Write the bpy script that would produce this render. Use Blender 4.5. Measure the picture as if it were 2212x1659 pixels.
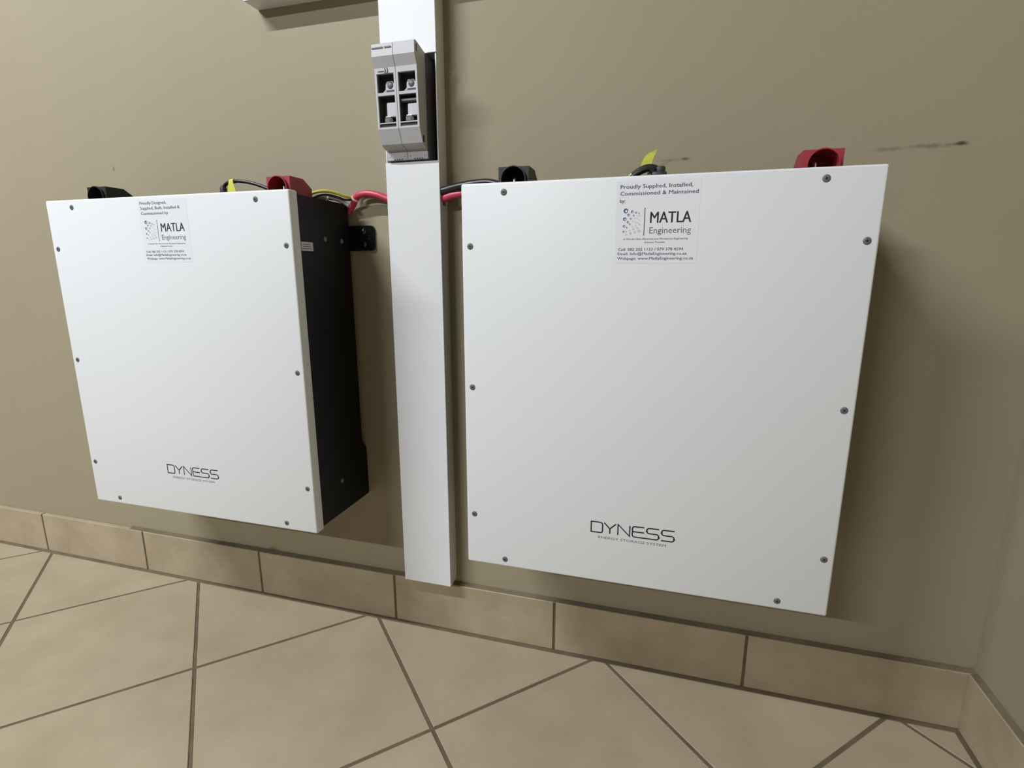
import bpy, bmesh, math, random
from mathutils import Vector, Matrix
random.seed(7)
SC = bpy.context.scene
for o in list(bpy.data.objects): bpy.data.objects.remove(o)
COL = SC.collection

# ------------------------------------------------------------------ camera, world, lights, exposure
cam = bpy.data.cameras.new('camera'); cam.sensor_width = 36; cam.lens = 36 * 1139.3 / 2212; cam.clip_start = .01
co = bpy.data.objects.new('camera', cam); COL.objects.link(co)
co.location = (1.0042, -.8385, .6780); co.rotation_euler = (1.3601, .0004, .2799)
SC.camera = co
w = bpy.data.worlds.new('world'); SC.world = w; w.use_nodes = True
w.node_tree.nodes['Background'].inputs[0].default_value = (.95, .97, 1, 1)
w.node_tree.nodes['Background'].inputs[1].default_value = .03

def tube_light(name, loc, power, length=1.2, width=.04, aim=(.5, 0, .6)):
    l = bpy.data.lights.new(name, 'AREA'); l.shape = 'RECTANGLE'; l.size = length; l.size_y = width
    l.energy = power; l.color = (.91, .95, 1)
    o = bpy.data.objects.new(name, l); COL.objects.link(o); o.location = loc
    d = Vector((0, aim[1] - loc[1], aim[2] - loc[2])).normalized()      # tube stays parallel to the wall, turned toward it
    z = -d; x = Vector((1, 0, 0)); y = z.cross(x)
    o.rotation_euler = Matrix((x, y, z)).transposed().to_euler()
    return o
tube_light('ceiling_tube_near', (-1.00, -1.72, 2.90), 106, 1.5)
tube_light('ceiling_tube_far', (-1.14, -4.30, 2.90), 82, 1.5)
vs = SC.view_settings
vs.view_transform = 'Standard'; vs.look = 'None'; vs.gamma = 1; vs.use_curve_mapping = False; vs.exposure = .09

# ------------------------------------------------------------------ helpers
def s2l(c): return tuple((v / 255 / 12.92) if v / 255 <= .04045 else ((v / 255 + .055) / 1.055) ** 2.4 for v in c)
MATS = {}
def mat(name, rgb, rough=.5, metal=0, spec=.5, noise=0, nscale=8, rgb2=None, bump=0, bscale=200):
    """plain principled material, with optional mottling between two colours and fine relief"""
    if name in MATS: return MATS[name]
    m = bpy.data.materials.new(name); m.use_nodes = True; nt = m.node_tree; b = nt.nodes['Principled BSDF']
    b.inputs['Base Color'].default_value = (*rgb, 1); b.inputs['Roughness'].default_value = rough
    b.inputs['Metallic'].default_value = metal; b.inputs['Specular IOR Level'].default_value = spec
    tc = nt.nodes.new('ShaderNodeTexCoord')
    if rgb2:
        n = nt.nodes.new('ShaderNodeTexNoise'); n.inputs['Scale'].default_value = nscale; n.inputs['Detail'].default_value = 6
        n.inputs['Roughness'].default_value = .6
        oi = nt.nodes.new('ShaderNodeObjectInfo'); ad = nt.nodes.new('ShaderNodeVectorMath'); ad.operation = 'MULTIPLY_ADD'
        ad.inputs[1].default_value = (17, 31, 13)
        nt.links.new(oi.outputs['Random'], ad.inputs[0]); nt.links.new(tc.outputs['Object'], ad.inputs[2])
        nt.links.new(ad.outputs[0], n.inputs['Vector'])
        r = nt.nodes.new('ShaderNodeValToRGB'); r.color_ramp.elements[0].position = .3; r.color_ramp.elements[1].position = .7
        r.color_ramp.elements[0].color = (*rgb, 1); r.color_ramp.elements[1].color = (*rgb2, 1)
        nt.links.new(n.outputs['Fac'], r.inputs['Fac']); nt.links.new(r.outputs['Color'], b.inputs['Base Color'])
    if bump:
        n2 = nt.nodes.new('ShaderNodeTexNoise'); n2.inputs['Scale'].default_value = bscale; n2.inputs['Detail'].default_value = 3
        nt.links.new(tc.outputs['Object'], n2.inputs['Vector'])
        bp = nt.nodes.new('ShaderNodeBump'); bp.inputs['Strength'].default_value = bump; bp.inputs['Distance'].default_value = .001
        nt.links.new(n2.outputs['Fac'], bp.inputs['Height']); nt.links.new(bp.outputs['Normal'], b.inputs['Normal'])
    MATS[name] = m; return m

def wall_mat(name, marks):
    m = mat(name, (.312, .268, .178), .62, spec=.3, nscale=3.5, rgb2=(.330, .285, .192), bump=.12, bscale=320)
    nt = m.node_tree; b = nt.nodes['Principled BSDF']
    src = b.inputs['Base Color'].links[0].from_socket
    tc = nt.nodes.new('ShaderNodeTexCoord'); n = nt.nodes.new('ShaderNodeTexNoise'); n.inputs['Scale'].default_value = 120
    nt.links.new(tc.outputs['Object'], n.inputs['Vector'])
    tot = None
    for (x, z, rx, rz, st) in marks:
        a = nt.nodes.new('ShaderNodeVectorMath'); a.operation = 'SUBTRACT'; a.inputs[1].default_value = (x, 0, z)
        nt.links.new(tc.outputs['Object'], a.inputs[0])
        k = nt.nodes.new('ShaderNodeVectorMath'); k.operation = 'MULTIPLY'; k.inputs[1].default_value = (1 / rx, 0, 1 / rz)
        nt.links.new(a.outputs[0], k.inputs[0])
        l = nt.nodes.new('ShaderNodeVectorMath'); l.operation = 'LENGTH'; nt.links.new(k.outputs[0], l.inputs[0])
        p = nt.nodes.new('ShaderNodeMath'); p.operation = 'MULTIPLY_ADD'; p.inputs[1].default_value = 1.3; nt.links.new(n.outputs['Fac'], p.inputs[0]); nt.links.new(l.outputs['Value'], p.inputs[2])
        r = nt.nodes.new('ShaderNodeMapRange'); r.interpolation_type = 'SMOOTHSTEP'
        r.inputs['From Min'].default_value = .75; r.inputs['From Max'].default_value = 1.7; r.inputs['To Min'].default_value = st; r.inputs['To Max'].default_value = 0
        nt.links.new(p.outputs[0], r.inputs['Value'])
        if tot is None: tot = r.outputs[0]
        else:
            q = nt.nodes.new('ShaderNodeMath'); q.operation = 'MAXIMUM'; nt.links.new(tot, q.inputs[0]); nt.links.new(r.outputs[0], q.inputs[1]); tot = q.outputs[0]
    mx = nt.nodes.new('ShaderNodeMix'); mx.data_type = 'RGBA'; mx.inputs['B'].default_value = (.05, .042, .025, 1)
    nt.links.new(tot, mx.inputs['Factor']); nt.links.new(src, mx.inputs['A']); nt.links.new(mx.outputs['Result'], b.inputs['Base Color'])
    return m

def link(name, bm, m, parent=None, smooth=0):
    me = bpy.data.meshes.new(name); bmesh.ops.recalc_face_normals(bm, faces=bm.faces[:]) if smooth != -1 else None
    bm.to_mesh(me); bm.free()
    me.materials.append(m)
    if smooth > 0:
        for p in me.polygons: p.use_smooth = True
        try: me.set_sharp_from_angle(angle=math.radians(smooth))
        except Exception: pass
    o = bpy.data.objects.new(name, me); COL.objects.link(o)
    if parent: o.parent = parent
    return o
def tag(o, label=None, cat=None, group=None, kind=None):
    for k, v in (('label', label), ('category', cat), ('group', group), ('kind', kind)):
        if v: o[k] = v
    return o
def thing(name, loc, label, cat, group=None):
    o = bpy.data.objects.new(name, None); COL.objects.link(o); o.location = loc; o.empty_display_size = .05
    return tag(o, label, cat, group)

def box(bm, x0, x1, y0, y1, z0, z1, bev=0, seg=2):
    r = bmesh.ops.create_cube(bm, size=1)
    for v in r['verts']: v.co = Vector(((x0 + x1) / 2 + v.co.x * (x1 - x0), (y0 + y1) / 2 + v.co.y * (y1 - y0), (z0 + z1) / 2 + v.co.z * (z1 - z0)))
    if bev:
        es = list({e for v in r['verts'] for e in v.link_edges})
        bmesh.ops.bevel(bm, geom=es, offset=bev, segments=seg, affect='EDGES', profile=.5)
def boxo(name, dims, m, parent=None, bev=0, seg=2, smooth=0):
    bm = bmesh.new(); box(bm, *dims, bev=bev, seg=seg); return link(name, bm, m, parent, smooth)
def prism_x(bm, prof, x0, x1):
    """extrude a (y,z) outline along x"""
    a = [bm.verts.new((x0, y, z)) for y, z in prof]; b = [bm.verts.new((x1, y, z)) for y, z in prof]
    n = len(prof)
    for i in range(n): bm.faces.new((a[i], a[(i + 1) % n], b[(i + 1) % n], b[i]))
    bm.faces.new(a[::-1]); bm.faces.new(b)
def lathe(bm, prof, org, axis, seg=20):
    """prof: (radius, height along axis)"""
    axis = Vector(axis).normalized(); t = axis.orthogonal().normalized(); u = axis.cross(t); org = Vector(org)
    rings = []
    for r, h in prof:
        if r == 0: rings.append([bm.verts.new(org + axis * h)])
        else: rings.append([bm.verts.new(org + axis * h + (t * math.cos(2 * math.pi * i / seg) + u * math.sin(2 * math.pi * i / seg)) * r) for i in range(seg)])
    for a, b in zip(rings, rings[1:]):
        for i in range(seg):
            j = (i + 1) % seg
            if len(a) == 1: bm.faces.new((a[0], b[j], b[i]))
            elif len(b) == 1: bm.faces.new((a[i], a[j], b[0]))
            else: bm.faces.new((a[i], a[j], b[j], b[i]))
def catmull(P, n=8):
    P = [Vector(p) for p in P]; Q = [2 * P[0] - P[1]] + P + [2 * P[-1] - P[-2]]; out = []
    for i in range(1, len(Q) - 2):
        a, b, c, d = Q[i - 1:i + 3]
        for k in range(n):
            t = k / n; out.append(.5 * ((2 * b) + (c - a) * t + (2 * a - 5 * b + 4 * c - d) * t * t + (3 * b - a - 3 * c + d) * t ** 3))
    out.append(P[-1]); return out
def tube(bm, P, r, seg=12, n=8):
    P = catmull(P, n); rings = []; t0 = (P[1] - P[0]).normalized(); u = t0.orthogonal().normalized()
    for i, p in enumerate(P):
        t = (P[min(i + 1, len(P) - 1)] - P[max(i - 1, 0)]).normalized(); u = (u - t * u.dot(t)).normalized(); v = t.cross(u)
        rings.append([bm.verts.new(p + (u * math.cos(2 * math.pi * k / seg) + v * math.sin(2 * math.pi * k / seg)) * r) for k in range(seg)])
    for a, b in zip(rings, rings[1:]):
        for k in range(seg): bm.faces.new((a[k], a[(k + 1) % seg], b[(k + 1) % seg], b[k]))
    bm.faces.new(rings[0][::-1]); bm.faces.new(rings[-1])
def ring_tie(bm, c, axis, R, wd=.0025, th=.0012):
    lathe(bm, [(R, -wd / 2), (R + th, -wd / 2), (R + th, wd / 2), (R, wd / 2), (R, -wd / 2)], c, axis, 16)
def ribbon(bm, pts, wd, y):
    """flat printed stroke along (x,z) points with mitred corners, facing -y"""
    P = [Vector(p) for p in pts]; closed = (P[0] - P[-1]).length < 1e-9
    if closed: P = P[:-1]
    n = len(P); L = []
    for i in range(n):
        a = P[(i - 1) % n] if closed or i > 0 else None; b = P[(i + 1) % n] if closed or i < n - 1 else None
        d1 = (P[i] - a).normalized() if a is not None else None; d2 = (b - P[i]).normalized() if b is not None else None
        if d1 is None: d1 = d2
        if d2 is None: d2 = d1
        n1 = Vector((-d1.y, d1.x)); n2 = Vector((-d2.y, d2.x)); m = n1 + n2
        m = m.normalized() if m.length > 1e-6 else n1
        k = min(1 / max(m.dot(n1), .3), 2.2); L.append((P[i] + m * wd / 2 * k, P[i] - m * wd / 2 * k))
    V = [(bm.verts.new((a.x, y, a.y)), bm.verts.new((b.x, y, b.y))) for a, b in L]
    for i in range(n if closed else n - 1):
        j = (i + 1) % n; bm.faces.new((V[i][0], V[i][1], V[j][1], V[j][0]))
def rounded(pts, r, seg=5):
    """round the inner corners of a polyline; closed when first == last"""
    P = [Vector(p) for p in pts]; closed = (P[0] - P[-1]).length < 1e-9; out = []
    if closed: P = P[:-1]
    n = len(P)
    for i in range(n):
        rr = r[i] if isinstance(r, (list, tuple)) else r
        if (not closed and i in (0, n - 1)) or rr == 0: out.append(P[i]); continue
        a = P[(i - 1) % n]; b = P[(i + 1) % n]; da = (a - P[i]); db = (b - P[i]); k = min(rr, da.length / 2, db.length / 2)
        s = P[i] + da.normalized() * k; e = P[i] + db.normalized() * k
        for q in range(seg + 1):
            t = q / seg; out.append((1 - t) ** 2 * s + 2 * t * (1 - t) * P[i] + t * t * e)
    if closed: out.append(out[0])
    return out
def text_into(bm, s, x0, x1, z, cap, y, shear=0, bold=0):
    """set a line of lettering from x0 to x1 on baseline z with capital height cap, facing -y"""
    cu = bpy.data.curves.new('t', 'FONT'); cu.body = s; cu.resolution_u = 2; cu.shear = shear
    o = bpy.data.objects.new('t', cu); COL.objects.link(o)
    me = bpy.data.meshes.new_from_object(o.evaluated_get(bpy.context.evaluated_depsgraph_get()))
    bpy.data.objects.remove(o); bpy.data.curves.remove(cu)
    xs = [v.co.x for v in me.vertices]; a, b = min(xs), max(xs); k = (x1 - x0) / (b - a)
    kz = cap / .729
    for v in me.vertices: v.co = Vector((x0 + (v.co.x - a) * k, y, z + v.co.y * kz))
    for q in ((-1, 1) if bold else (0,)):          # a heavier weight is the same line set twice, slightly apart
        for v in me.vertices: v.co.x += bold * (2 if q == 1 else q)
        if q == 1:
            for v in me.vertices: v.co.y -= .00002
        bm.from_mesh(me)
    bpy.data.meshes.remove(me)

# ------------------------------------------------------------------ materials
M_white = mat('white_powder_coat', (.735, .75, .76), .42, spec=.35, bump=.05, bscale=900)
M_black = mat('black_painted_steel', (.0055, .0056, .006), .45, spec=.2)
M_ear = mat('black_gloss_steel', (.008, .008, .008), .14, spec=.6)
M_pvc = mat('white_pvc', (.75, .757, .767), .38, spec=.4)
M_screw = mat('zinc_screw', (.17, .17, .175), .6, metal=.35, spec=.3)
M_slot = mat('screw_slot_dark', (.03, .03, .03), .6)
M_paper = mat('sticker_paper', (.755, .77, .80), .5, spec=.3)
M_ink = mat('black_ink', (.012, .012, .016), .6)
M_violet = mat('violet_grey_ink', (.075, .07, .115), .6)
M_grey_ink = mat('grey_ink', (.13, .135, .14), .6)
M_blue_ink = mat('blue_ink', (.09, .095, .24), .6)
M_pale_ink = mat('pale_grey_ink', (.48, .50, .50), .6)
M_red_cap = mat('red_plastic', (.34, .032, .048), .5)
M_black_cap = mat('black_plastic', (.017, .017, .018), .5)
M_red_cable = mat('red_pvc_cable', (.50, .048, .085), .38)
M_black_cable = mat('black_pvc_cable', (.014, .012, .014), .35)
M_yellow = mat('yellow_sleeve', (.72, .70, .10), .5)
M_yg = mat('yellow_green_wire', (.55, .55, .06), .4)
M_grey_wire = mat('grey_wire', (.32, .31, .29), .5)
M_tie = mat('natural_nylon_tie', (.72, .70, .62), .4)
M_fuse = mat('light_grey_plastic', (.50, .50, .515), .45)
M_fuse_dark = mat('dark_grey_plastic', (.022, .022, .025), .5)
M_fuse_mid = mat('mid_grey_plastic', (.13, .13, .14), .5)
M_window_shade = mat('dark_window_shade', (.045, .045, .05), .5)  # dark colour carrying the shade inside the fuse windows
M_metal = mat('bright_tinned_copper', (.75, .74, .72), .18, metal=1)
M_label = mat('silver_label', (.55, .55, .55), .45)
M_tile = mat('floor_tile_ceramic', (.355, .290, .195), .5, spec=.35, nscale=8, rgb2=(.43, .355, .245), bump=.06, bscale=60)
M_skirt = mat('skirting_tile_ceramic', (.335, .268, .175), .5, spec=.35, nscale=11, rgb2=(.45, .37, .255), bump=.06, bscale=60)
M_grout = mat('brown_grout', (.125, .095, .06), .9, spec=.1, nscale=25, rgb2=(.17, .132, .086))
M_wall = wall_mat('beige_wall_paint', [(1.349, .8345, .013, .0035, .95), (1.318, .8338, .032, .004, .42), (1.272, .8325, .028, .004, .34), (1.020, .8345, .009, .003, .7),
                                       (1.000, .8335, .02, .0035, .3), (-.047, .8735, .004, .006, .45), (.240, .101, .02, .010, .7), (.205, .099, .15, .006, .5), (.552, .909, .008, .006, .12)])

# ------------------------------------------------------------------ setting
XR = 1.475          # right wall face
wb = boxo('wall_back', (-3.0, XR, 0, .12, 0, 2.65), M_wall); tag(wb, 'beige painted back wall behind the two cabinets', None, None, 'structure')
wr = boxo('wall_right', (XR, XR + .12, -4.2, .12, 0, 2.65), M_wall); tag(wr, 'beige painted side wall at the right edge', None, None, 'structure')
fl = boxo('floor', (-3.0, XR + .12, -4.2, .12, -.08, -.0012), M_grout); tag(fl, 'beige ceramic tile floor laid diagonally with brown grout', None, None, 'structure')

def clip(poly, f):
    out = []
    for i in range(len(poly)):
        a, b = poly[i], poly[(i + 1) % len(poly)]; fa, fb = f(a), f(b)
        if fa >= 0: out.append(a)
        if fa * fb < 0: t = fa / (fa - fb); out.append((a[0] + (b[0] - a[0]) * t, a[1] + (b[1] - a[1]) * t))
    return out
def tile_mesh(bm, poly, zt, zb, inset=.0008, drop=.0005):
    c = Vector((sum(p[0] for p in poly) / len(poly), sum(p[1] for p in poly) / len(poly)))
    n = len(poly); P = [Vector(p) for p in poly]
    T = []
    for i in range(n):
        d1 = (P[i] - P[i - 1]).normalized(); d2 = (P[(i + 1) % n] - P[i]).normalized()
        n1 = Vector((-d1.y, d1.x)); n2 = Vector((-d2.y, d2.x)); m = (n1 + n2)
        m = m.normalized() if m.length > 1e-6 else n1
        T.append(P[i] + m * inset / max(m.dot(n1), .4))
    top = [bm.verts.new((p.x, p.y, zt)) for p in T]; e = [bm.verts.new((p.x, p.y, zt - drop)) for p in P]; bo = [bm.verts.new((p.x, p.y, zb)) for p in P]
    for a, b in ((bo, e), (e, top)):
        for i in range(n): bm.faces.new((a[i], a[(i + 1) % n], b[(i + 1) % n], b[i]))
    bm.faces.new(top); bm.faces.new(bo[::-1])
g = .006 / 2 * math.sqrt(2)
PA, OA, PB, OB = .4535, .475, .4508, .0255         # diagonal joints: x-y = OA + i*PA,  x+y = OB + j*PB
for i in range(-9, 12):
    for j in range(-12, 5):
        a0, a1 = OA + i * PA + g, OA + (i + 1) * PA - g; b0, b1 = OB + j * PB + g, OB + (j + 1) * PB - g
        poly = [((a + b) / 2, (b - a) / 2) for a, b in ((a0, b0), (a1, b0), (a1, b1), (a0, b1))]
        for f in (lambda p: -.0150 - p[1], lambda p: XR - .0150 - p[0], lambda p: p[1] + 2.3, lambda p: p[0] + 2.2):
            poly = clip(poly, f) if len(poly) > 2 else []
        if len(poly) < 3: continue
        ar = sum(poly[k][0] * poly[(k + 1) % len(poly)][1] - poly[(k + 1) % len(poly)][0] * poly[k][1] for k in range(len(poly))) / 2
        if abs(ar) < .0006: continue
        if ar < 0: poly = poly[::-1]
        bm = bmesh.new(); tile_mesh(bm, poly, random.uniform(-.0002, .0002), -.006); link('tile', bm, M_tile, fl)

SKH = .0985
bb = boxo('baseboard_back', (-3.0, XR, -.0085, 0, -.002, SKH - .004), M_grout); tag(bb, 'row of ceramic skirting tiles along the back wall', None, None, 'structure')
jx = [-.429 + .3185 * k for k in range(-6, 6)]
for a, b in zip(jx, jx[1:] + [jx[-1] + .3185]):
    x0, x1 = a + .0022, min(b - .0022, XR - .0005)
    if x1 - x0 < .02: continue
    boxo('tile', (x0, x1, -.0105, -.0005, .0030, SKH + random.uniform(-.0006, .0006)), M_skirt, bb, bev=.001, seg=1)
br = boxo('baseboard_right', (XR - .0085, XR, -4.2, -.0005, -.002, SKH - .004), M_grout); tag(br, 'row of ceramic skirting tiles along the right side wall', None, None, 'structure')
M_bead = mat('dirty_grout', (.13, .10, .062), .9, spec=.1, nscale=12, rgb2=(.20, .165, .11))
def bead(name, prof, x0, x1, parent, m):
    bm = bmesh.new(); prism_x(bm, prof, x0, x1); return link(name, bm, m, parent)
bead('floor_joint', [(-.0160, -.003), (-.0160, -.0008), (-.0100, .0030), (-.0080, .0030), (-.0080, -.003)], -3.0, XR - .009, bb, M_grout)
bead('top_joint', [(-.0100, SKH - .002), (-.0085, SKH + .0006), (-.0003, SKH + .0040), (-.0003, SKH - .002)], -.15, XR - .0003, bb, M_bead)
bm = bmesh.new()
prism = [(XR - .0100, SKH - .002), (XR - .0085, SKH + .0006), (XR - .0003, SKH + .0040), (XR - .0003, SKH - .002)]
a = [bm.verts.new((x, -.0105, z)) for x, z in prism]; b = [bm.verts.new((x, -2.3, z)) for x, z in prism]
for i in range(4): bm.faces.new((a[i], a[(i + 1) % 4], b[(i + 1) % 4], b[i]))
bm.faces.new(a); bm.faces.new(b); link('top_joint', bm, M_bead, br)
y = -.0108
while y > -2.3:
    boxo('tile', (XR - .0105, XR - .0005, y - .3140, y, .0030, SKH + random.uniform(-.0006, .0006)), M_skirt, br, bev=.001, seg=1); y -= .3185

# ------------------------------------------------------------------ battery cabinets
W, H, D, CT = .480, .5351, .1657, .0189
SCR = [(.0581, .5228), (.0117, .4569), (.0117, .2674), (.0117, .0776), (.0581, .0118)]
SCR = SCR + [(W - x, z) for x, z in SCR]
def screw_mesh():
    bm = bmesh.new(); lathe(bm, [(0, .0009), (.0026, .00085), (.0037, .0006), (.0042, .0001), (.0042, -.002)], (0, 0, 0), (0, -1, 0), 18)
    return bm
def cross_mesh():
    bm = bmesh.new()
    for dx, dz in ((.0019, .00045), (.00045, .0019)): box(bm, -dx, dx, -.00102, -.0006, -dz, dz)
    return bm
def bolt_into(bm, c, axis, r=.004, h=.003):
    lathe(bm, [(0, h), (r * .5, h * .93), (r * .85, h * .6), (r, 0), (r, -.001)], c, axis, 18)
def terminal_cap(parent, cx, m, kind):
    """shrouded battery terminal: block with round mouth, collar in front and a sloping rear top edge"""
    w2, zb, zt, yf, yk, yb = .0210, H - .0045, H + .0262, -.120, -.088, -.068
    N = 32; zc = zt - .0166; R = .0174
    def sq(t, x2=w2):
        c, s = math.cos(t), math.sin(t); z0, z1 = zb - zc, zt - zc; k = 1e9
        if abs(c) > 1e-9: k = min(k, x2 / abs(c))
        if s > 1e-9: k = min(k, z1 / s)
        if s < -1e-9: k = min(k, z0 / s)
        return c * k, s * k
    ang = sorted({round(2 * math.pi * i / N, 6) for i in range(N)} | {round(math.atan2(z, x) % (2 * math.pi), 6) for x in (-w2, w2) for z in (zb - zc, zt - zc)})
    bm = bmesh.new()
    def loop(f): return [bm.verts.new(f(t)) for t in ang]
    floor_z = zb - zc + .0012
    def circ(t, R, y): return (cx + R * math.cos(t), y, zc + max(R * math.sin(t), floor_z))
    L = [loop(lambda t: (cx, yb + .0, zc) if False else circ(t, R - .0012, yf + .036)),
         loop(lambda t: circ(t, R - .0012, yf - .004)), loop(lambda t: circ(t, R, yf - .004)), loop(lambda t: circ(t, R + .0002, yf)),
         loop(lambda t: (cx + sq(t)[0], yf, zc + sq(t)[1])), loop(lambda t: (cx + sq(t)[0], yk, zc + sq(t)[1])),
         loop(lambda t: (cx + sq(t)[0], yb, min(zc + sq(t)[1], zt - .0125)))]
    for a, b in zip(L, L[1:]):
        for i in range(len(ang)): bm.faces.new((a[i], a[(i + 1) % len(ang)], b[(i + 1) % len(ang)], b[i]))
    bm.faces.new(L[0]); bm.faces.new(L[-1])
    cap = link('terminal_cover', bm, m, parent, smooth=35); cap['label'] = kind + ' plastic terminal cover with a round mouth'
    bm = bmesh.new(); lathe(bm, [(0, .020), (.004, .0195), (.0045, .018), (.0045, 0), (.0075, 0), (.0075, -.004)], (cx - .004, yf + .020, zb + .0005), (0, 0, 1), 12); link('terminal_bolt', bm, M_metal, cap, smooth=40)
    return cap
def logo_strokes(bm, x0, x1, z0, z1, y, wd):
    k = (x1 - x0) / 108.7; h = z1 - z0
    def S(p): return [Vector((x0 + a * k, z0 + b * h)) for a, b in p]
    r = .0042
    ribbon(bm, rounded(S([(0, 1), (15.4, 1), (15.4, 0), (0, 0), (0, 1)]), [0, r, r * .8, 0]), wd, y)
    ribbon(bm, S([(17.5, 1), (25.2, .48), (25.2, 0)]), wd, y); ribbon(bm, S([(25.2, .48), (33.3, 1)]), wd, y)
    ribbon(bm, S([(36, 0), (36, 1), (51.5, 0), (51.5, 1)]), wd, y)
    ribbon(bm, rounded(S([(70.4, 1), (55, 1), (55, .52), (57, .5), (70.4, .5)]), [0, r, .001, .001, 0]), wd, y)
    ribbon(bm, rounded(S([(89.3, 1), (73.6, 1), (73.6, .5), (89.3, .5), (89.3, 0), (55, 0), (55, .46), (57, .5)]), [0, r, r, r, r, r, .001, 0]), wd, y)
    ribbon(bm, rounded(S([(108.7, 1), (92.6, 1), (92.6, .5), (108.7, .5), (108.7, 0), (92.4, 0)]), [0, r, r, r, r, 0]), wd, y)
DOTS = [(388, 608, 38, 'b'), (485, 625, 22, 'k'), (545, 642, 16, 'g'), (592, 655, 11, 'g'), (432, 675, 20, 'k'), (510, 685, 14, 'k'), (560, 688, 9, 'p'), (600, 692, 9, 'p'), (375, 738, 28, 'b'),
        (468, 735, 15, 'k'), (530, 728, 10, 'p'), (425, 787, 18, 'k'), (455, 820, 13, 'k'), (370, 850, 20, 'k'), (412, 873, 13, 'k'), (365, 937, 16, 'k'), (402, 937, 8, 'g'), (460, 920, 12, 'p'), (515, 900, 14, 'p'),
        (575, 880, 14, 'p'), (410, 980, 12, 'p'), (473, 965, 18, 'p'), (537, 950, 20, 'p'), (602, 930, 23, 'p'), (605, 828, 13, 'p'), (550, 845, 12, 'p'), (495, 865, 9, 'p'), (568, 735, 8, 'p'), (600, 760, 9, 'p'), (500, 775, 9, 'p'), (540, 790, 9, 'p'), (580, 800, 9, 'p')]
def cabinet(x0, z0, label, lines):
    t = thing('battery_cabinet', (x0, 0, z0), label, 'battery cabinet', 'wall-mounted battery cabinets')
    boxo('front_cover', (0, W, -D, -D + CT, 0, H), M_white, t, bev=.0028, seg=3, smooth=50)['label'] = 'white powder-coated front cover'
    # black steel body, its lower back edge reaching further back to the wall
    yb = -.0145; zb, zt = .0036, H - .0045
    prof = [(-D + CT - .0005, zb), (-.0030, zb), (-.0012, zb + .004), (-.0012, .086), (-.003, .098), (yb + .002, .110), (yb, .125), (yb, zt - .002), (yb - .002, zt), (-D + CT - .0005, zt)]
    bm = bmesh.new(); prism_x(bm, prof, .003, W - .003); link('body', bm, M_black, t)['label'] = 'black painted steel body'
    # mounting ears screwed to the wall; inner ends lengthened to stand in for shadow
    for s in (0, 1):
        bm = bmesh.new(); ea, eb = (W - .045, W + .039) if s else (-.039, .045)
        R = .007; zc0, zc1 = .455, .4965
        outer = rounded([Vector(p) for p in ((ea, zc0), (eb, zc0), (eb, zc1), (ea, zc1), (ea, zc0))], [0, R, R, 0] if s else [R, 0, 0, R])[:-1]
        f = [bm.verts.new((p.x, -.0042, p.y)) for p in outer]; b = [bm.verts.new((p.x, -.0005, p.y)) for p in outer]
        for i in range(len(f)): bm.faces.new((f[i], f[(i + 1) % len(f)], b[(i + 1) % len(f)], b[i]))
        bm.faces.new(f); bm.faces.new(b[::-1])
        ear = link('mounting_ear', bm, M_ear, t)
        for dz in (.4655, .4865):
            bm = bmesh.new(); bolt_into(bm, ((W + .019) if s else -.019, -.0042, dz), (0, -1, 0), .0058, .0045); link('bolt', bm, M_ear, ear, smooth=60)
        bm = bmesh.new(); bolt_into(bm, ((W + .028) if s else -.028, -.0042, .4745), (0, -1, 0), .0022, .0015); link('bolt', bm, M_ear, ear, smooth=60)
    # side bolts and the small side label
    for yy, zz in ((-.084, .470), (-.0385, .469), (-.0847, .0608)):
        for s in (1, -1):
            bm = bmesh.new(); bolt_into(bm, ((W - .003) if s > 0 else .003, yy, zz), (s, 0, 0), .0042, .0022); link('side_bolt', bm, M_screw, t, smooth=60)
    lb = boxo('side_label', (W - .003, W - .0026, -.1440, -.1160, .4505, .4635), M_label, t); lb['label'] = 'small silver printed label on the black side'
    bm = bmesh.new()
    for q in range(3): box(bm, W - .0026, W - .00255, -.1425 + .002 * q, -.119 - .002 * q, .4535 + .003 * q, .4542 + .003 * q)
    link('print', bm, M_slot, lb)
    for x, z in SCR:
        s = link('screw', screw_mesh(), M_screw, t, smooth=50); s.location = (x, -D, z); s.rotation_euler = (0, random.uniform(0, 1.5), 0)
        link('dark_cross', cross_mesh(), M_slot, s)  # raised dark cross painting the shade of a screw recess
    terminal_cap(t, .058, M_black_cap, 'black'); terminal_cap(t, .427, M_red_cap, 'red')
    # printed maker's logo
    yy = -D - .00015
    bm = bmesh.new(); logo_strokes(bm, .1822, .2915, .0743, .0895, yy, .0017); link('logo_lettering', bm, M_ink, t, smooth=-1)['label'] = 'thin black DYNESS lettering'
    bm = bmesh.new(); text_into(bm, 'ENERGY STORAGE SYSTEM', .1922, .2818, .0658, .0036, yy); link('tagline_lettering', bm, M_grey_ink, t, smooth=-1)['label'] = 'small grey ENERGY STORAGE SYSTEM lettering'
    # installer's paper sticker
    st = boxo('sticker', (.1990, .2945, -D - .00012, -D + .0002, .4340, .5295), M_paper, t); st['label'] = 'white paper installer sticker with MATLA Engineering print'
    ys = -D - .00022
    bm = bmesh.new()
    for s, a, b, z in lines: text_into(bm, s, a, b, z, .0046, ys, bold=.00009)
    link('heading_lines', bm, M_violet, st, smooth=-1); bm = bmesh.new()
    text_into(bm, 'Cell: 082 202 1133 / 079 378 4594', .2034, .2789, .4492, .0034, ys, bold=.00005)
    text_into(bm, 'Email: Info@MatlaEngineering.co.za', .2031, .2832, .4441, .0034, ys, bold=.00005)
    text_into(bm, 'Webpage: www.MatlaEngineering.co.za', .2030, .2908, .4386, .0034, ys, bold=.00005)
    link('contact_lines', bm, M_violet, st, smooth=-1)
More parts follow.
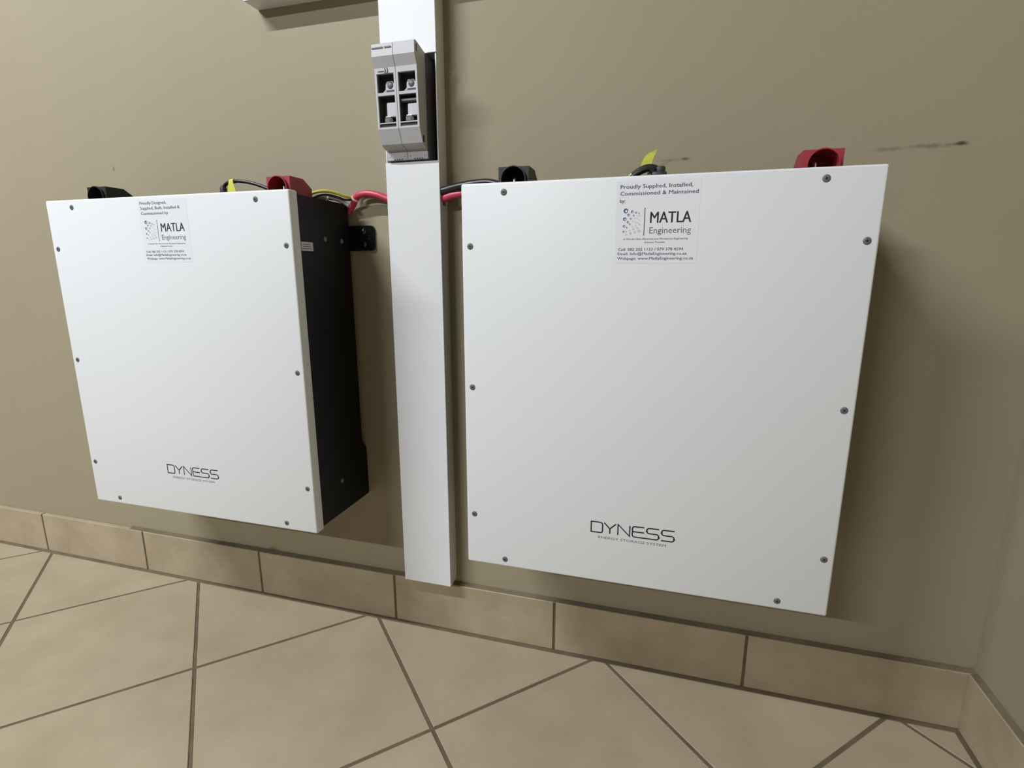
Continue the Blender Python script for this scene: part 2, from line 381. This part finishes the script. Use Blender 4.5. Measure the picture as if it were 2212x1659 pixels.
    bm = bmesh.new(); text_into(bm, 'MATLA', .2396, .2858, .4810, .0133, ys, bold=.00022); ribbon(bm, [(.2330, .4985), (.2330, .4666)], .0008, ys)
    text_into(bm, 'A World Class Electrical and Mechanical Engineering', .2090, .2838, .4618, .0021, ys, .25); text_into(bm, 'Solution Provider', .2338, .2582, .4579, .0021, ys, .25)
    link('name_lettering', bm, M_ink, st, smooth=-1)
    bm = bmesh.new(); text_into(bm, 'Engineering', .2392, .2864, .4690, .0076, ys); link('subname_lettering', bm, M_grey_ink, st, smooth=-1)
    for key, m in (('b', M_blue_ink), ('k', M_grey_ink), ('g', M_grey_ink), ('p', M_pale_ink)):
        bm = bmesh.new()
        for u, v, r, c in DOTS:
            if c != key: continue
            if key == 'b': bm.free(); bm = bmesh.new()
            cx = .2035 + (u - 292) * 7.65e-5; cz = .4983 - (v - 570) * 7.29e-5; R = r * 7.4e-5; n = 14
            A = [bm.verts.new((cx + R * math.cos(2 * math.pi * i / n), ys, cz + R * math.sin(2 * math.pi * i / n))) for i in range(n)]
            B = [bm.verts.new((cx + .18 * R + .5 * R * math.cos(2 * math.pi * i / n), ys, cz - .15 * R + .5 * R * math.sin(2 * math.pi * i / n))) for i in range(n)]
            for i in range(n): bm.faces.new((A[i], A[(i + 1) % n], B[(i + 1) % n], B[i]))
            if key == 'b': link('logo_dot', bm, m, st, smooth=-1); bm = bmesh.new()
        if key != 'b': link('logo_dots', bm, m, st, smooth=-1)['kind'] = 'stuff'
        else: bm.free()
    return t
cabinet(0, .2579, 'white-fronted battery cabinet left of the trunking, its black side and wall ear showing',
        [('Proudly Designed,', .2033, .2558, .5222), ('Supplied, Built, Installed &', .2034, .2812, .5146), ('Commissioned by', .2034, .2575, .5068)])
cabinet(.7419, .2530, 'white-fronted battery cabinet right of the trunking, seen larger and squarely from the front',
        [('Proudly Supplied, Installed,', .2035, .2854, .5206), ('Commissioned & Maintained', .2035, .2919, .5130), ('by:', .2033, .2095, .5048)])

# ------------------------------------------------------------------ cable trunking
TX0, TX1, TD, TZ, TT = .5623, .6549, .0322, .1096, 1.105
GZ0, GZ1 = .8465, .9975                              # the lid is cut away here for the fuse switch
t = thing('cable_trunking', ((TX0 + TX1) / 2, 0, TZ), 'upright white plastic cable trunking between the two cabinets', 'cable trunking')
def at(o, dims): x, y_, z = o.location; return (dims[0] - x, dims[1] - x, dims[2] - y_, dims[3] - y_, dims[4] - z, dims[5] - z)
boxo('back_strip', at(t, (TX0 + .001, TX1 - .001, -.0020, -.0003, TZ + .001, TT)), M_pvc, t)
# left and right walls with cable openings around z .78 - .81
for s, xa, xb in ((0, TX0 + .001, TX0 + .0028), (1, TX1 - .0028, TX1 - .001)):
    bm = bmesh.new(); hz0, hz1, hy = (.7810, .8100, -.006) if s else (.7825, .8080, -.0025)
    for d in ((xa, xb, -TD + .0016, -.0020, TZ + .001, hz0), (xa, xb, -TD + .0016, -.0020, hz1, TT), (xa, xb, hy, -.0020, hz0, hz1), (xa, xb, -TD + .0016, -TD + .005, hz0, hz1)): box(bm, *at(t, d))
    link('side_wall', bm, M_pvc, t)
for a, b in ((TZ, GZ0), (GZ1, TT)):
    bm = bmesh.new(); box(bm, *at(t, (TX0, TX1, -TD, -TD + .0016, a, b)), bev=.0006, seg=1)
    for xa, xb in ((TX0, TX0 + .001), (TX1 - .001, TX1)): box(bm, *at(t, (xa, xb, -TD + .0012, -TD + .0105, a, b)))
    link('lid', bm, M_pvc, t)
bm = bmesh.new(); box(bm, *at(t, (TX0 + .001, TX1 - .001, -TD + .0016, -.0003, TZ, TZ + .0016))); link('end_cap', bm, M_pvc, t)

t = thing('cable_trunking', (.32, 0, TT), 'horizontal white plastic cable trunking at the top edge of the photo', 'cable trunking')
boxo('channel', at(t, (.3215, 1.30, -TD + .0014, -.0003, TT, TT + .10)), M_pvc, t)
boxo('lid', at(t, (.3200, 1.30, -TD, -TD + .0014, TT + .0003, TT + .0997)), M_pvc, t, bev=.0005, seg=1)

# ------------------------------------------------------------------ fuse switch
FX0, FX1 = .5695, .6383
t = thing('fuse_switch', ((FX0 + FX1) / 2, -.002, GZ0), 'grey two-pole fuse switch set into the upright trunking', 'fuse switch')
def rel(p): return [(y_ - t.location.y, z - t.location.z) for y_, z in p]
OX = t.location.x
bm = bmesh.new(); box(bm, *at(t, (TX0 + .0035, TX1 - .0035, -.0085, -.0025, GZ0 + .0005, GZ1 - .0005)), bev=.001, seg=1); link('dark_backing', bm, M_fuse_dark, t)['label'] = 'black backing plate added to darken the trunking opening'  # black backing put in to make the open trunking interior dark
mid = (FX0 + FX1) / 2
for k, (xa, xb) in enumerate(((FX0, mid - .0004), (mid + .0004, FX1))):
    prof = [(-.0085, .8490), (-.0365, .8490), (-.0372, .8620), (-.0500, .8660), (-.0535, .8685), (-.0625, .8885), (-.0470, .8885), (-.0470, .9640), (-.0655, .9640), (-.0660, .9715), (-.0722, .9850), (-.0715, 1.0010), (-.0690, 1.0028),
            (-.0620, 1.0020), (-.0370, .9965), (-.0085, .9965)]
    bm = bmesh.new(); prism_x(bm, rel(prof), xa - OX, xb - OX); h = link('pole_housing', bm, M_fuse, t)
    # window frame of the pole: stiles and rails
    fr = bmesh.new()
    yb_, yf0, yf1 = -.0470, -.0625, -.0655
    for a, b in ((xa, xa + .0030), (xb - .0030, xb)): prism_x(fr, rel([(yb_, .8885), (yf0, .8885), (yf1, .9640), (yb_, .9640)]), a - OX, b - OX)
    prism_x(fr, rel([(yb_, .9345), (-.0640, .9345), (-.0642, .9385), (yb_, .9385)]), xa + .003 - OX, xb - .003 - OX)
    prism_x(fr, rel([(yb_, .8960), (-.0626, .8960), (-.0627, .8975), (yb_, .8975)]), xa + .003 - OX, xb - .003 - OX)
    prism_x(fr, rel([(yb_, .8885), (-.0622, .8885), (-.0623, .8912), (yb_, .8912)]), xa + .003 - OX, xb - .003 - OX)
    link('window_frame', fr, M_fuse, h)
    boxo('slot', at(t, (xa + .003, xb - .003, -.0600, -.0470, .8912, .8960)), M_fuse_dark, h)
    for z0, z1 in ((.8975, .9345), (.9385, .9640)):      # dark lining added to put shade into each window recess
        tub = bmesh.new(); a_, b_ = xa + .003, xb - .003
        for d in ((a_, b_, -.0484, -.0471, z0, z1), (a_, a_ + .0005, -.0610, -.0484, z0, z1), (b_ - .0005, b_, -.0610, -.0484, z0, z1), (a_, b_, -.0610, -.0484, z1 - .0005, z1), (a_, b_, -.0610, -.0484, z0, z0 + .0005)): box(tub, *at(t, d))
        link('window_shade_lining', tub, M_window_shade, h)
    # inside the upper window: moulded hook over a round contact head
    bm = bmesh.new()
    prism = [(xa + .008, .9395), (xb - .003, .9395), (xb - .003, .9475), (xb - .007, .9515), (xb - .010, .9560), (xa + .0145, .9560), (xa + .0125, .9520), (xa + .0120, .9450), (xa + .008, .9420)]
    f = [bm.verts.new((x - OX, -.0560 - t.location.y, z - t.location.z)) for x, z in prism]; b = [bm.verts.new((x - OX, -.0484 - t.location.y, z - t.location.z)) for x, z in prism]
    for i in range(len(f)): bm.faces.new((f[i], f[(i + 1) % len(f)], b[(i + 1) % len(f)], b[i]))
    bm.faces.new(f); bm.faces.new(b[::-1]); link('contact_hook', bm, M_fuse, h)
    bm = bmesh.new(); lathe(bm, [(0, .0012), (.0042, .0010), (.0050, 0), (.0050, -.001)], (xa + .0200 - OX, -.0560 - t.location.y, .9505 - t.location.z), (0, -1, 0), 16); link('contact_head', bm, M_fuse_mid, h, smooth=50)
    boxo('hook_slot', at(t, (xa + .0135, xb - .0070, -.0563, -.0555, .9412, .9440)), M_fuse_dark, h)
    # inside the lower window: fuse body with label, metal grip lug
    if k == 1: boxo('grip_bar', at(t, (xa + .0035, xb - .0035, -.0600, -.0520, .9255, .9295)), M_fuse_mid, h, bev=.001, seg=1)
    boxo('fuse_body', at(t, (xa + .0130, xb - .0030, -.0570, -.0484, .9060, .9235 if k else .9270)), M_fuse, h, bev=.001, seg=1)
    bm = bmesh.new(); box(bm, *at(t, (xa + .0105, xa + .0215, -.0600, -.0500, .8978, .9052)), bev=.0008, seg=1); link('grip_lug', bm, M_fuse_mid, h)
    bm = bmesh.new(); box(bm, *at(t, (xa + .0125, xa + .0210, -.0604, -.0520, .9053, .9068))); link('lug_plate', bm, M_metal, h)
    bm = bmesh.new(); lathe(bm, [(0, .0005), (.0032, .0005), (.0032, -.001)], (xa + .0215 - OX, -.0602 - t.location.y, .9010 - t.location.z), (0, -1, 0), 6); link('lug_bolt', bm, M_fuse_dark, h)
    # tabs and notches at the foot
    bm = bmesh.new()
    for xx in (xa + .0045, xb - .0045): box(bm, *at(t, (xx - .0007, xx + .0007, -.0368, -.0360, .8535, .8575)))
    for q in range(4): box(bm, *at(t, (xa + .011 + q * .0042, xa + .0135 + q * .0042, -.0368, -.0360, .8490, .8505)))
    link('foot_notches', bm, M_fuse_dark, h)
# end cheek at the right side and the printed marks on the left pole
boxo('cheek', at(t, (FX1, FX1 + .0012, -.0365, -.0085, .8495, .9960)), M_fuse_mid, t)
for d in ((-.0665, -.0630, .9890, .9985), (-.0520, -.0470, .8700, .8795)):
    bm = bmesh.new(); box(bm, *at(t, (FX1 - .0005, FX1 + .0003, *d)), bev=.0004, seg=1); link('side_recess', bm, M_fuse_dark, t)
bm = bmesh.new(); yy = -.0727 - t.location.y
for a, b in ((0, .0040), (.0046, .0075), (.0080, .0125), (.0131, .0180), (.0205, .0240), (.0246, .0290), (.0295, .0312)):
    box(bm, FX0 + .0008 + a - OX, FX0 + .0008 + b - OX, yy, yy + .0006, .9952 - t.location.z, .9970 - t.location.z)
link('printed_line', bm, M_fuse_mid, t)
bm = bmesh.new(); yy = -.0663 - t.location.y; zc = .9678 - t.location.z
for q in range(2):
    cx = FX0 + .0165 + .0036 * q - OX
    ribbon(bm, [(cx + .0026 * math.cos(a) - .001, zc + .0046 * math.sin(a) - .0004) for a in [(-1.25 + 2.3 * i / 8) for i in range(9)]], .0013, yy)
for a, b in ((.0060, .0078), (.0083, .0105), (.0110, .0132), (.0137, .0158)): box(bm, FX0 + a - OX, FX0 + b - OX, yy, yy + .0003, zc - .0015, zc - .0005)
link('maker_mark', bm, M_slot, t)

# ------------------------------------------------------------------ cables
def cable(name, pts, r, m, label, cat='cable', ties=(), group=None):
    t = thing(name, pts[0], label, cat, group); o = Vector(pts[0]); P = [Vector(p) - o for p in pts]
    bm = bmesh.new(); tube(bm, P, r); link('sheath', bm, m, t, smooth=60)
    C = catmull(P, 8)
    for i in ties:
        bm = bmesh.new(); ring_tie(bm, C[i], C[i + 1] - C[i - 1], r); link('cable_tie', bm, M_tie, t, smooth=40)
    return t
cable('power_cable', [(.440, -.0071, .760), (.4600, -.0071, .769), (.4735, -.0072, .7775), (.4860, -.0105, .7890), (.4985, -.018, .8000), (.5175, -.020, .8040), (.5375, -.020, .8010), (.5530, -.019, .7955), (.570, -.018, .790)], .0057, M_red_cable,
      'thick red cable arching from the left cabinet into the trunking', ties=(30,))
cable('power_cable', [(.640, -.017, .7870), (.655, -.0215, .7905), (.672, -.024, .7945), (.690, -.025, .7965), (.715, -.024, .7985), (.750, -.0250, .7985), (.80, -.030, .7965)], .0062, M_red_cable,
      'thick red cable leaving the trunking toward the right cabinet')
cable('power_cable', [(.640, -.0225, .8010), (.655, -.0250, .8015), (.672, -.027, .8045), (.690, -.030, .8070), (.715, -.034, .8090), (.740, -.040, .8080), (.762, -.048, .8010), (.772, -.055, .7950)], .0062, M_black_cable,
      'thick black cable leaving the trunking above the red one')
cable('earth_wire', [(.430, -.060, .7960), (.4440, -.058, .8030), (.4590, -.050, .8062), (.4730, -.038, .8040), (.4830, -.029, .8000), (.4900, -.018, .7990), (.4980, -.0095, .8020), (.511, -.0090, .8056), (.5325, -.0090, .8035), (.548, -.0090, .7970), (.565, -.0095, .7935)], .0024, M_yg,
      'yellow-green earth wire beside the red terminal cover of the left cabinet', 'wire')
cable('signal_wire', [(.430, -.060, .7905), (.446, -.056, .7975), (.460, -.047, .8008), (.473, -.035, .7980), (.4815, -.027, .7945), (.4860, -.014, .7965), (.4940, -.0040, .8030), (.508, -.0040, .8065), (.529, -.0040, .8043), (.545, -.0042, .7978), (.565, -.0045, .7950)], .0018, M_black_cable,
      'thin black wire under the yellow-green wire of the left cabinet', 'wire')
t = cable('grey_lead', [(.428, -.054, .7935), (.4455, -.050, .7950), (.460, -.044, .7960), (.470, -.034, .7945), (.478, -.026, .7905), (.486, -.024, .7850)], .0030, M_grey_wire,
          'short grey lead lying under the yellow-green wire', 'wire', ties=(16,))
# data leads with yellow flags
def flag(t, pts, m=M_yellow):
    bm = bmesh.new(); o = t.location
    L = [(Vector(a) - o, Vector(b) - o) for a, b in pts]; th = Vector((0, .0006, 0))
    F = [(bm.verts.new(a), bm.verts.new(b), bm.verts.new(a + th), bm.verts.new(b + th)) for a, b in L]
    for p, q in zip(F, F[1:]):
        bm.faces.new((p[0], p[1], q[1], q[0])); bm.faces.new((p[2], q[2], q[3], p[3])); bm.faces.new((p[0], q[0], q[2], p[2])); bm.faces.new((p[1], p[3], q[3], q[1]))
    bm.faces.new((F[0][0], F[0][2], F[0][3], F[0][1])); bm.faces.new((F[-1][0], F[-1][1], F[-1][3], F[-1][2]))
    return link('yellow_flag', bm, m, t)
t = cable('data_lead', [(.3050, -.100, .7955), (.3050, -.100, .8070), (.3110, -.100, .8160), (.3250, -.100, .8193), (.3400, -.100, .8190), (.3600, -.099, .8155), (.3800, -.098, .8095), (.3960, -.097, .8020), (.4040, -.097, .7945)], .0027, M_black_cable,
          'black data lead with a yellow flag arching over the left cabinet', 'data lead', group='flagged data leads')
flag(t, [((.3205, -.1040, .8205), (.3280, -.1040, .8205)), ((.3195, -.1040, .8160), (.3290, -.1040, .8160)), ((.3165, -.1035, .8060), (.3315, -.1035, .8060)), ((.3150, -.1030, .7980), (.3330, -.1030, .7980))])
bm = bmesh.new(); o = t.location
lathe(bm, [(0, 0), (.0050, 0), (.0056, .008), (.0050, .016), (.0030, .021), (0, .021)], Vector((.3050, -.100, .7935)) - o, (0, 0, 1), 14); link('plug', bm, M_black_cap, t, smooth=50)
bm = bmesh.new(); ring_tie(bm, Vector((.3245, -.100, .8193)) - o, (1, 0, .1), .0027, .0075, .0009); link('flag_sleeve', bm, M_yellow, t, smooth=40)
t = cable('data_lead', [(.928, -.034, .7925), (.940, -.033, .8010), (.951, -.032, .8110), (.963, -.031, .8185), (.974, -.030, .8205), (.984, -.030, .8165), (.990, -.030, .8080), (.993, -.030, .7900)], .0042, M_black_cable,
          'black data lead with an upright yellow flag arching over the right cabinet', 'data lead', group='flagged data leads')
flag(t, [((.9595, -.0335, .8150), (.9650, -.0330, .8150)), ((.9595, -.0330, .8190), (.9740, -.0290, .8225)), ((.9615, -.0320, .8270), (.9755, -.0280, .8275)), ((.9655, -.0300, .8350), (.9775, -.0270, .8345)), ((.9715, -.0280, .8400), (.9795, -.0260, .8390)), ((.9810, -.0260, .8440), (.9818, -.0258, .8440))])
o = t.location
bm = bmesh.new(); tube(bm, [Vector(p) - o for p in ((.9330, -.040, .7930), (.9460, -.040, .8035), (.9590, -.039, .8125), (.9720, -.038, .8165), (.9790, -.038, .8100), (.9815, -.038, .7950))], .0040); link('second_lead', bm, M_black_cable, t, smooth=60)
bm = bmesh.new(); box(bm, *at(t, (.9760, .9965, -.045, -.030, .7935, .8125)), bev=.0035, seg=2); box(bm, *at(t, (.9820, .9940, -.043, -.031, .8060, .8195)), bev=.003, seg=2); link('plug', bm, M_black_cap, t, smooth=40)
bm = bmesh.new(); ring_tie(bm, Vector((.9475, -.0323, .8078)) - o, (.75, 0, .65), .0034, .007, .0009); link('flag_sleeve', bm, M_yellow, t, smooth=40)
bm = bmesh.new(); box(bm, *at(t, (.9700, .9790, -.0345, -.0335, .7925, .8125)), bev=.0003, seg=1); link('folded_flag', bm, M_yellow, t)
